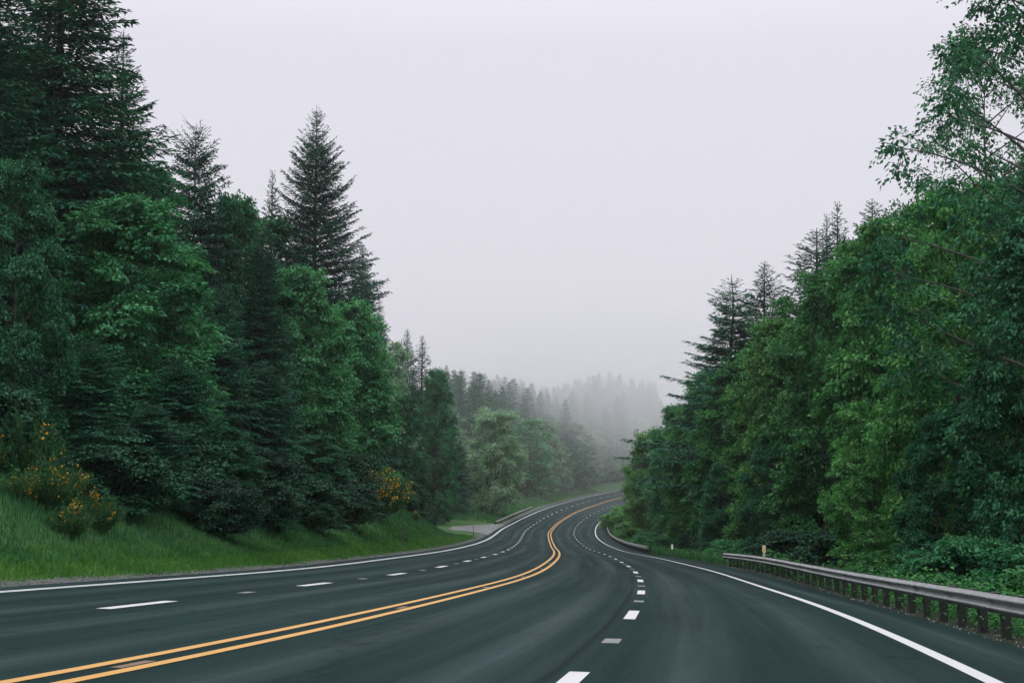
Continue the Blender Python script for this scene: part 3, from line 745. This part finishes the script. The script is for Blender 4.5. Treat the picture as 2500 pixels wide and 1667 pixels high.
# ------------------------------------------------------------------ grass and ground plants
def scatter(n, s0, s1, o0, o1, g, power=1.0, skip=None):
    s = s0 + (s1 - s0) * g.uniform(0, 1, n) ** power; o = g.uniform(o0, o1, n)
    if skip is not None:
        kp = ~skip(s, o); s, o = s[kp], o[kp]
    x, y = xy(s, o); return s, o, np.stack([x, y, ground_z(s, o)], 1)
def blades(name, parts, m):
    Vs, Fs, n0 = [], [], 0
    for Pp, hgt, wd, lean in parts:
        n = len(Pp); g = R_; az = g.uniform(0, 2 * PI, n); ln = np.stack([np.cos(az), np.sin(az), 0 * az], 1) * (g.uniform(.1, 1, n) * lean)[:, None]
        sd = np.stack([-np.sin(az), np.cos(az), 0 * az], 1)
        a2 = az + g.normal(0, 1.2, n); sd = np.stack([-np.sin(a2), np.cos(a2), 0 * az], 1)
        up = np.array([0, 0, 1.0]); h = hgt[:, None]; w = wd[:, None] / 2
        mid = Pp + up * h * .6 + ln * h * .35; tip = Pp + up * h * (1 - .25 * np.linalg.norm(ln, axis=1)[:, None]) + ln * h
        V = np.stack([Pp - sd * w - up * .03, Pp + sd * w - up * .03, mid + sd * w * .8, tip, mid - sd * w * .8], 1).reshape(-1, 3)
        i = np.arange(n) * 5 + n0
        Fs.append(np.concatenate([np.stack([i, i + 1, i + 2], 1), np.stack([i, i + 2, i + 4], 1), np.stack([i + 4, i + 2, i + 3], 1)])); Vs.append(V); n0 += 5 * n
    return link(name, mesh_np(name, np.concatenate(Vs), np.concatenate(Fs), m))
def turn_skip(s, o): return (s > 184) & (s < 268) & (o > -19.5 + 0 * s)
def sward(specs):
    gp = []
    for (n, s0, s1, o0, o1, h0, h1, w) in specs:
        s, o, p = scatter(n, s0, s1, o0, o1, R_, 1.0, turn_skip if (o1 < 0 and o0 > -21) else None)
        ragged = np.abs(o) > 8.75 + .55 * (.5 + .5 * bumps(p[:, 0] * 1.3, p[:, 1] * 1.3, .45)) * (R_.uniform(0, 1, len(o)) < .9)
        s, o, p = s[ragged], o[ragged], p[ragged]
        tuft = bumps(p[:, 0], p[:, 1], .5)
        edge = np.clip((np.abs(o) - 8.75) / 1.0, .25, 1)
        gp.append((p, R_.uniform(h0, h1, len(p)) * (1 + .35 * tuft) * edge, R_.uniform(.7, 1.4, len(p)) * w, .8))
    return gp
tag(blades('grass', sward(((46000, 24, 75, -11.2, -8.7, .10, .26, .016), (46000, 65, 190, -11.2, -8.7, .14, .30, .026), (9000, 190, 480, -11.5, -9.2, .2, .4, .05))), M['verge']),
    'short bright green grass along the left edge of the road', 'grass', kind='stuff')
tag(blades('tall_grass', sward(((90000, 24, 75, -20, -10.2, .12, .36, .016), (75000, 65, 190, -19, -10.2, .18, .42, .026), (24000, 262, 480, -20, -10.5, .3, .7, .06), (9000, 190, 262, -24, -18, .3, .6, .05),
                         (26000, 91, 330, 9.9, 14, .25, .7, .035))), M['grass']),
    'long green grass on the roadside banks', 'grass', kind='stuff')
def plants(name, regions, m):
    Vs, Fs, n0 = [], [], 0
    for (n, s0, s1, o0, o1, hm, lf, k) in regions:
        s, o, p = scatter(n, s0, s1, o0, o1, R_)
        hh = hm * (.55 + .45 * np.clip(bumps(p[:, 0], p[:, 1], .9) + .5, 0, 1.3)) * R_.uniform(.5, 1.1, n)
        rep = np.repeat(np.arange(n), k); q = p[rep] + R_.normal(0, 1, (n * k, 3)) * np.array([.16, .16, .06]); q[:, 2] += hh[rep] * R_.uniform(.35, 1, n * k)
        d = rnd_dir(R_, n * k); d[:, 2] = d[:, 2] * .4 - .15
        V, F = kites(q, d, np.array([0, 0, 1.]) + rnd_dir(R_, n * k) * .5, lf * R_.uniform(.6, 1.3, n * k), lf * .62 * R_.uniform(.6, 1.2, n * k))
        Vs.append(V); Fs.append(F + n0); n0 += len(V)
    return link(name, mesh_np(name, np.concatenate(Vs), np.concatenate(Fs), m))
tag(plants('undergrowth', [(2000, 8, 90, 10.12, 11.0, .50, .10, 9), (2600, 12, 60, 10.7, 15, .95, .15, 11), (2600, 55, 160, 10.2, 15, .9, .17, 11), (1800, 150, 330, 10.6, 15, .9, .22, 9), (1500, 30, 120, -22, -14, .7, .2, 9)], M['bramble']),
    'bright leafy brambles and weeds covering the ground behind the guardrails', 'undergrowth', kind='stuff')

def crumbs():
    Vs, Fs, n0 = [], [], 0
    tet = np.array([[1, 0, -.6], [-.5, .87, -.6], [-.5, -.87, -.6], [0, 0, .9]]); tf = np.array([[0, 2, 1], [0, 1, 3], [1, 2, 3], [2, 0, 3]])
    for n, s0, s1, o0, o1 in ((5000, 22, 90, -9.35, -8.3), (4000, 90, 190, -9.4, -8.3), (700, 8, 90, 9.3, 10.2)):
        s = s0 + (s1 - s0) * R_.uniform(0, 1, n); o = R_.uniform(o0, o1, n); x, y = xy(s, o)
        z = np.maximum(ground_z(s, o), np.where((o > edgeL) & (o < edgeR), road_z(s, o), -99))
        r = R_.uniform(.010, .035, n); a = R_.uniform(0, 6.28, n); q = R_.uniform(.6, 1.3, (n, 4, 3))
        T_ = tet[None] * q * r[:, None, None]; c, sn = np.cos(a)[:, None], np.sin(a)[:, None]
        V = np.stack([T_[..., 0] * c - T_[..., 1] * sn + x[:, None], T_[..., 0] * sn + T_[..., 1] * c + y[:, None], T_[..., 2] + z[:, None] + r[:, None] * .4], -1).reshape(-1, 3)
        F = (tf[None] + (np.arange(n) * 4)[:, None, None]).reshape(-1, 3) + n0; n0 += len(V); Vs.append(V); Fs.append(F)
    return link('gravel', mesh_np('gravel', np.concatenate(Vs), np.concatenate(Fs), M['gravel']))
tag(crumbs(), 'loose grey gravel along the edges of the asphalt', 'gravel', kind='stuff')

# ------------------------------------------------------------------ guardrails
def w_profile():
    # W section: (outwards, up) over 0.31 m, facing the road
    pts = []
    for k in range(25):
        v = k / 24; z = (v - .5) * .312
        pts.append((.041 * (1 - math.cos(4 * PI * v)) - .0, z))
    return np.array(pts)
PROF = w_profile()
def guardrail(name, side, o, s0, s1, label, flare=0.0, step=.635):
    root = empty(name, P((s0 + s1) / 2, o)); tag(root, label, 'guardrail')
    inv = root.location
    def base(s):
        x, y = xy(s, o); return np.array([float(x), float(y), float(road_z(s, np.clip(o, -9.2, 9.9)))])
    st = np.arange(s0, s1 + .01, step); V = []; g = np.random.default_rng(int(s0))
    for i, s in enumerate(st):
        b = base(s); th = float(np.interp(s, S, TH)); right = np.array([math.cos(th), -math.sin(th), 0]); tow = -right * side
        wob = .012 * math.sin(i * .7 + s0) + g.normal(0, .003)
        e = max(0, 1 - min(abs(s - s0), abs(s1 - s)) / 3.0)
        for (u, z) in PROF:
            V.append(b + tow * (u + wob - flare * e ** 2) + np.array([0, 0, .56 + z * (1 - .0 * e)]) - np.array(inv))
    k = len(PROF); n = len(st)
    F = [(i * k + j, i * k + j + 1, (i + 1) * k + j + 1, (i + 1) * k + j) for i in range(n - 1) for j in range(k - 1)]
    me = bpy.data.meshes.new('w_beam'); me.from_pydata([tuple(v) for v in V], [], F); me.materials.append(M['steel'])
    for p in me.polygons: p.use_smooth = True
    rail = link('rail', me, root); sm = rail.modifiers.new('thick', 'SOLIDIFY'); sm.thickness = .004; sm.offset = 0
    # lap joints with bolts every 3.81 m: a proud second layer a quarter metre long
    for s in np.arange(s0 + 1.9, s1, 3.81):
        b = base(s); th = float(np.interp(s, S, TH)); right = np.array([math.cos(th), -math.sin(th), 0]); tow = -right * side; fw = np.array([math.sin(th), math.cos(th), 0])
        if s > 95 or side < 0: break
        L = MB(); VV = []
        for q in (-.16, .16):
            for (u, z) in PROF: VV.append(b + fw * q + tow * (u + .012) + np.array([0, 0, .56 + z]) - np.array(inv))
        L.add(VV, [(j, j + 1, k + j + 1, k + j) for j in range(k - 1)])
        for q in (-.1, .1):
            for z in (-.115, -.04, .04, .115):
                L.box(b + fw * q + tow * (.07 if abs(z) < .1 and False else .045) + np.array([0, 0, .56 + z]) - np.array(inv), (.03, .03, .03), .008)
        link('lap_joint', L.mesh('lap_joint', M['steel'], True), root)
    pm = MB(); pm.box((0, 0, .14), (.15, .20, 1.06), .015); pme = pm.mesh('guardrail_post', M['wood'])
    bm = MB(); bm.box((0, 0, .55), (.15, .15, .34), .012); bme = bm.mesh('offset_block', M['wood'])
    for s in np.arange(s0 + .15, s1, 1.905):
        b = base(s); th = float(np.interp(s, S, TH)); right = np.array([math.cos(th), -math.sin(th), 0]); tow = -right * side
        po = link('post', pme, root); po.location = Vector(b - tow * .265) - inv; po.rotation_euler = (0, 0, -th)
        if s < 100:
            bo = link('offset_block', bme, po); bo.location = (-.17 * side, 0, .012)
    # blunt rounded end shoe
    for s, sg in ((s0, -1), (s1, 1)):
        b = base(s); th = float(np.interp(s, S, TH)); right = np.array([math.cos(th), -math.sin(th), 0]); tow = -right * side; fw = np.array([math.sin(th), math.cos(th), 0]) * sg
        V = []
        for a in np.linspace(0, PI, 9):
            c = b + fw * (.16 * math.sin(a)) + tow * (-.10 + .12 * math.cos(a))
            V += [c + np.array([0, 0, .41]) - np.array(inv), c + np.array([0, 0, .72]) - np.array(inv)]
        me2 = bpy.data.meshes.new('end_shoe'); me2.from_pydata([tuple(v) for v in V], [], [(2 * i, 2 * i + 2, 2 * i + 3, 2 * i + 1) for i in range(8)]); me2.materials.append(M['steel'])
        e = link('end_shoe', me2, root); q = e.modifiers.new('thick', 'SOLIDIFY'); q.thickness = .006
    return root
guardrail('guardrail', 1, 9.75, 9, 89, 'long galvanised guardrail on dark posts beside the near right lane')
guardrail('guardrail', 1, 9.6, 157, 325, 'weathered guardrail curving round the inside of the far bend')
guardrail('guardrail', -1, -9.5, 262, 352, 'low pale guardrail on the far left beyond the gravel turnout')

# ------------------------------------------------------------------ marker posts
def marker(px, o, h, label, refl, pm, wd=.09, face=.30, lo=12, hi=300):
    s = station(px, o, lo=lo, hi=hi); p = P(s, o); th = float(np.interp(s, S, TH))
    root = empty('marker_post', p, -th); tag(root, label, 'marker post')
    b = MB(); b.box((0, 0, h / 2 - .15), (wd * .55, .03, h + .3), .006); link('post', b.mesh('marker_shaft', pm), root)
    if refl:
        r = MB(); n = 14; ring = [(wd / 2 * math.copysign(abs(math.cos(a)) ** .6, math.cos(a)), face / 2 * math.copysign(abs(math.sin(a)) ** .7, math.sin(a))) for a in np.linspace(0, 2 * PI, n, endpoint=False)]
        V = [(x, -.030, h - face / 2 + z) for x, z in ring] + [(x, -.018, h - face / 2 + z) for x, z in ring]
        r.add(V, [tuple(range(n)), tuple(range(2 * n - 1, n - 1, -1))] + [(i, n + i, n + (i + 1) % n, (i + 1) % n) for i in range(n)])
        link('reflector', r.mesh('marker_reflector', refl), root)
marker(1640, 9.9, 1.12, 'dark marker post with a white reflector in the gap between right guardrails', M['reflector_white'], M['post_dark'], .18, .46)
marker(1864, 10.9, 1.25, 'marker with an amber and white reflector showing above the near guardrail', M['reflector_amber'], M['post_white'], .20, .40)
marker(1515, 11.2, 1.1, 'small pale marker post behind the far guardrail, nearer of two', M['reflector_white'], M['post_white'], .12, .3)
marker(1482, 10.6, 1.2, 'small pale marker post behind the far guardrail, at the tip of the bend', M['reflector_white'], M['post_white'], .12, .3, lo=235, hi=300)
marker(984, -9.6, 1.3, 'thin dark marker post at the foot of the grassy mound left', None, M['post_dark'], .10)
marker(1156, -9.3, 1.35, 'thin dark marker post at the near corner of the gravel turnout', None, M['post_dark'], .12)

# ------------------------------------------------------------------ air
def haze():
    b = MB(); b.box((0, 420, 26), (1500, 1100, 110))
    m, nt, out = mat('haze_air'); v = N(nt, 'ShaderNodeVolumePrincipled')
    v.inputs['Color'].default_value = (.93, .94, .97, 1); v.inputs['Density'].default_value = .0002; v.inputs['Anisotropy'].default_value = .75
    nt.links.new(v.outputs[0], out.inputs['Volume'])
    tag(link('haze', b.mesh('haze', m)), 'thin pale mist filling the valley', 'haze', kind='stuff')
haze()
def mist_bank(loc, rx, rz, ry, dens, label):
    """a bank of mist, thick in the middle and thinning out smoothly to nothing at its rim"""
    me = bpy.data.meshes.new('mist_bank'); V, F = [(0, -1, 0), (0, 1, 0)], []
    nu, nv = 28, 12
    for i in range(1, nv + 1):
        r = i / nv; h = max(.002, (1 - r * r) ** 2.6)
        for j in range(nu):
            a = 2 * PI * j / nu; V += [(r * math.cos(a), -h, r * math.sin(a)), (r * math.cos(a), h, r * math.sin(a))]
    idx = lambda i, j, k: 2 + 2 * ((i - 1) * nu + j % nu) + k
    for j in range(nu):
        F += [(0, idx(1, j, 0), idx(1, j + 1, 0)), (1, idx(1, j + 1, 1), idx(1, j, 1)), (idx(nv, j, 0), idx(nv, j, 1), idx(nv, j + 1, 1), idx(nv, j + 1, 0))]
        for i in range(1, nv):
            F += [(idx(i, j, 0), idx(i + 1, j, 0), idx(i + 1, j + 1, 0), idx(i, j + 1, 0)), (idx(i, j, 1), idx(i, j + 1, 1), idx(i + 1, j + 1, 1), idx(i + 1, j, 1))]
    me.from_pydata(V, [], F)
    bmx = __import__('bmesh'); bm = bmx.new(); bm.from_mesh(me); bmx.ops.recalc_face_normals(bm, faces=bm.faces); bm.to_mesh(me); bm.free()
    m, nt, out = mat('mist_bank'); v = N(nt, 'ShaderNodeVolumePrincipled')
    v.inputs['Color'].default_value = (.985, .985, 1, 1); v.inputs['Density'].default_value = dens; v.inputs['Anisotropy'].default_value = .72
    nt.links.new(v.outputs[0], out.inputs['Volume']); me.materials.append(m)
    o = link('mist', me); o.location = loc; o.scale = (rx, ry, rz)
    tag(o, label, 'mist', kind='stuff')
mist_bank((12, 400, 14), 160, 70, 130, .0008, 'thin pale mist in the valley round the far bend')
mist_bank((34, 480, 17), 84, 32, 100, .0075, 'pale low cloud lying on the top of the far wooded hill')

# ------------------------------------------------------------------ light
EL, ROT = math.radians(58), math.radians(200)
w = bpy.data.worlds.new('World'); scene.world = w; w.use_nodes = True
nt = w.node_tree; nt.nodes.clear()
out = nt.nodes.new('ShaderNodeOutputWorld'); bg = nt.nodes.new('ShaderNodeBackground')
sky = nt.nodes.new('ShaderNodeTexSky'); sky.sky_type = 'NISHITA'; sky.sun_disc = False; sky.sun_elevation = EL; sky.sun_rotation = ROT; sky.air_density = 1.5; sky.dust_density = 4.0
tc = nt.nodes.new('ShaderNodeTexCoord'); sp = nt.nodes.new('ShaderNodeSeparateXYZ'); nt.links.new(tc.outputs['Generated'], sp.inputs[0])
# overcast deck: brightest overhead, in units that suit the same background strength as the clear sky
STR = .10
deck = ramp(nt, sp.outputs[2], [(0.0, (.72 / STR, .71 / STR, .775 / STR)), (.10, (.785 / STR, .77 / STR, .85 / STR)), (.25, (.81 / STR, .795 / STR, .875 / STR)), (.55, (1.55 / STR, 1.55 / STR, 1.62 / STR)), (1.0, (2.2 / STR, 2.2 / STR, 2.3 / STR))])
mx = mixc(nt, .94, sky.outputs[0], deck)
nt.links.new(mx, bg.inputs[0]); bg.inputs[1].default_value = STR
nt.links.new(bg.outputs[0], out.inputs[0])
sl = bpy.data.lights.new('sun', 'SUN'); sl.energy = .5; sl.angle = math.radians(35); sl.color = (1, .97, .92)
so = bpy.data.objects.new('sun', sl); COL.objects.link(so)
sd = Vector((math.sin(ROT) * math.cos(EL), math.cos(ROT) * math.cos(EL), math.sin(EL)))
so.rotation_euler = sd.to_track_quat('Z', 'Y').to_euler(); so.location = (0, 0, 60)

# ------------------------------------------------------------------ camera
cd = bpy.data.cameras.new('camera'); cam = bpy.data.objects.new('camera', cd); COL.objects.link(cam); scene.camera = cam
cd.sensor_width = 36; cd.lens = FPX / 2500 * 36; cd.clip_start = .1; cd.clip_end = 20000
fwd = Vector((0, math.cos(PITCH), math.sin(PITCH))); up0 = Vector((0, -math.sin(PITCH), math.cos(PITCH))); x0 = Vector((1, 0, 0))
right = x0 * math.cos(ROLL) + up0 * math.sin(ROLL); up = -x0 * math.sin(ROLL) + up0 * math.cos(ROLL)
mw = Matrix((right, up, -fwd)).transposed().to_4x4(); mw.translation = Vector((0, 0, CAM_H))
cam.matrix_world = mw

vs = scene.view_settings; vs.view_transform = 'Standard'; vs.look = 'None'; vs.exposure = 0; vs.gamma = 1
cy = scene.cycles
cy.max_bounces = 7; cy.diffuse_bounces = 3; cy.glossy_bounces = 2; cy.transmission_bounces = 3; cy.volume_bounces = 3; cy.transparent_max_bounces = 4
cy.use_adaptive_sampling = True; cy.adaptive_threshold = .015
try: cy.use_denoising = True; cy.denoiser = 'OPENIMAGEDENOISE'
except Exception: pass
print('faces', sum(len(m.polygons) for m in bpy.data.meshes))
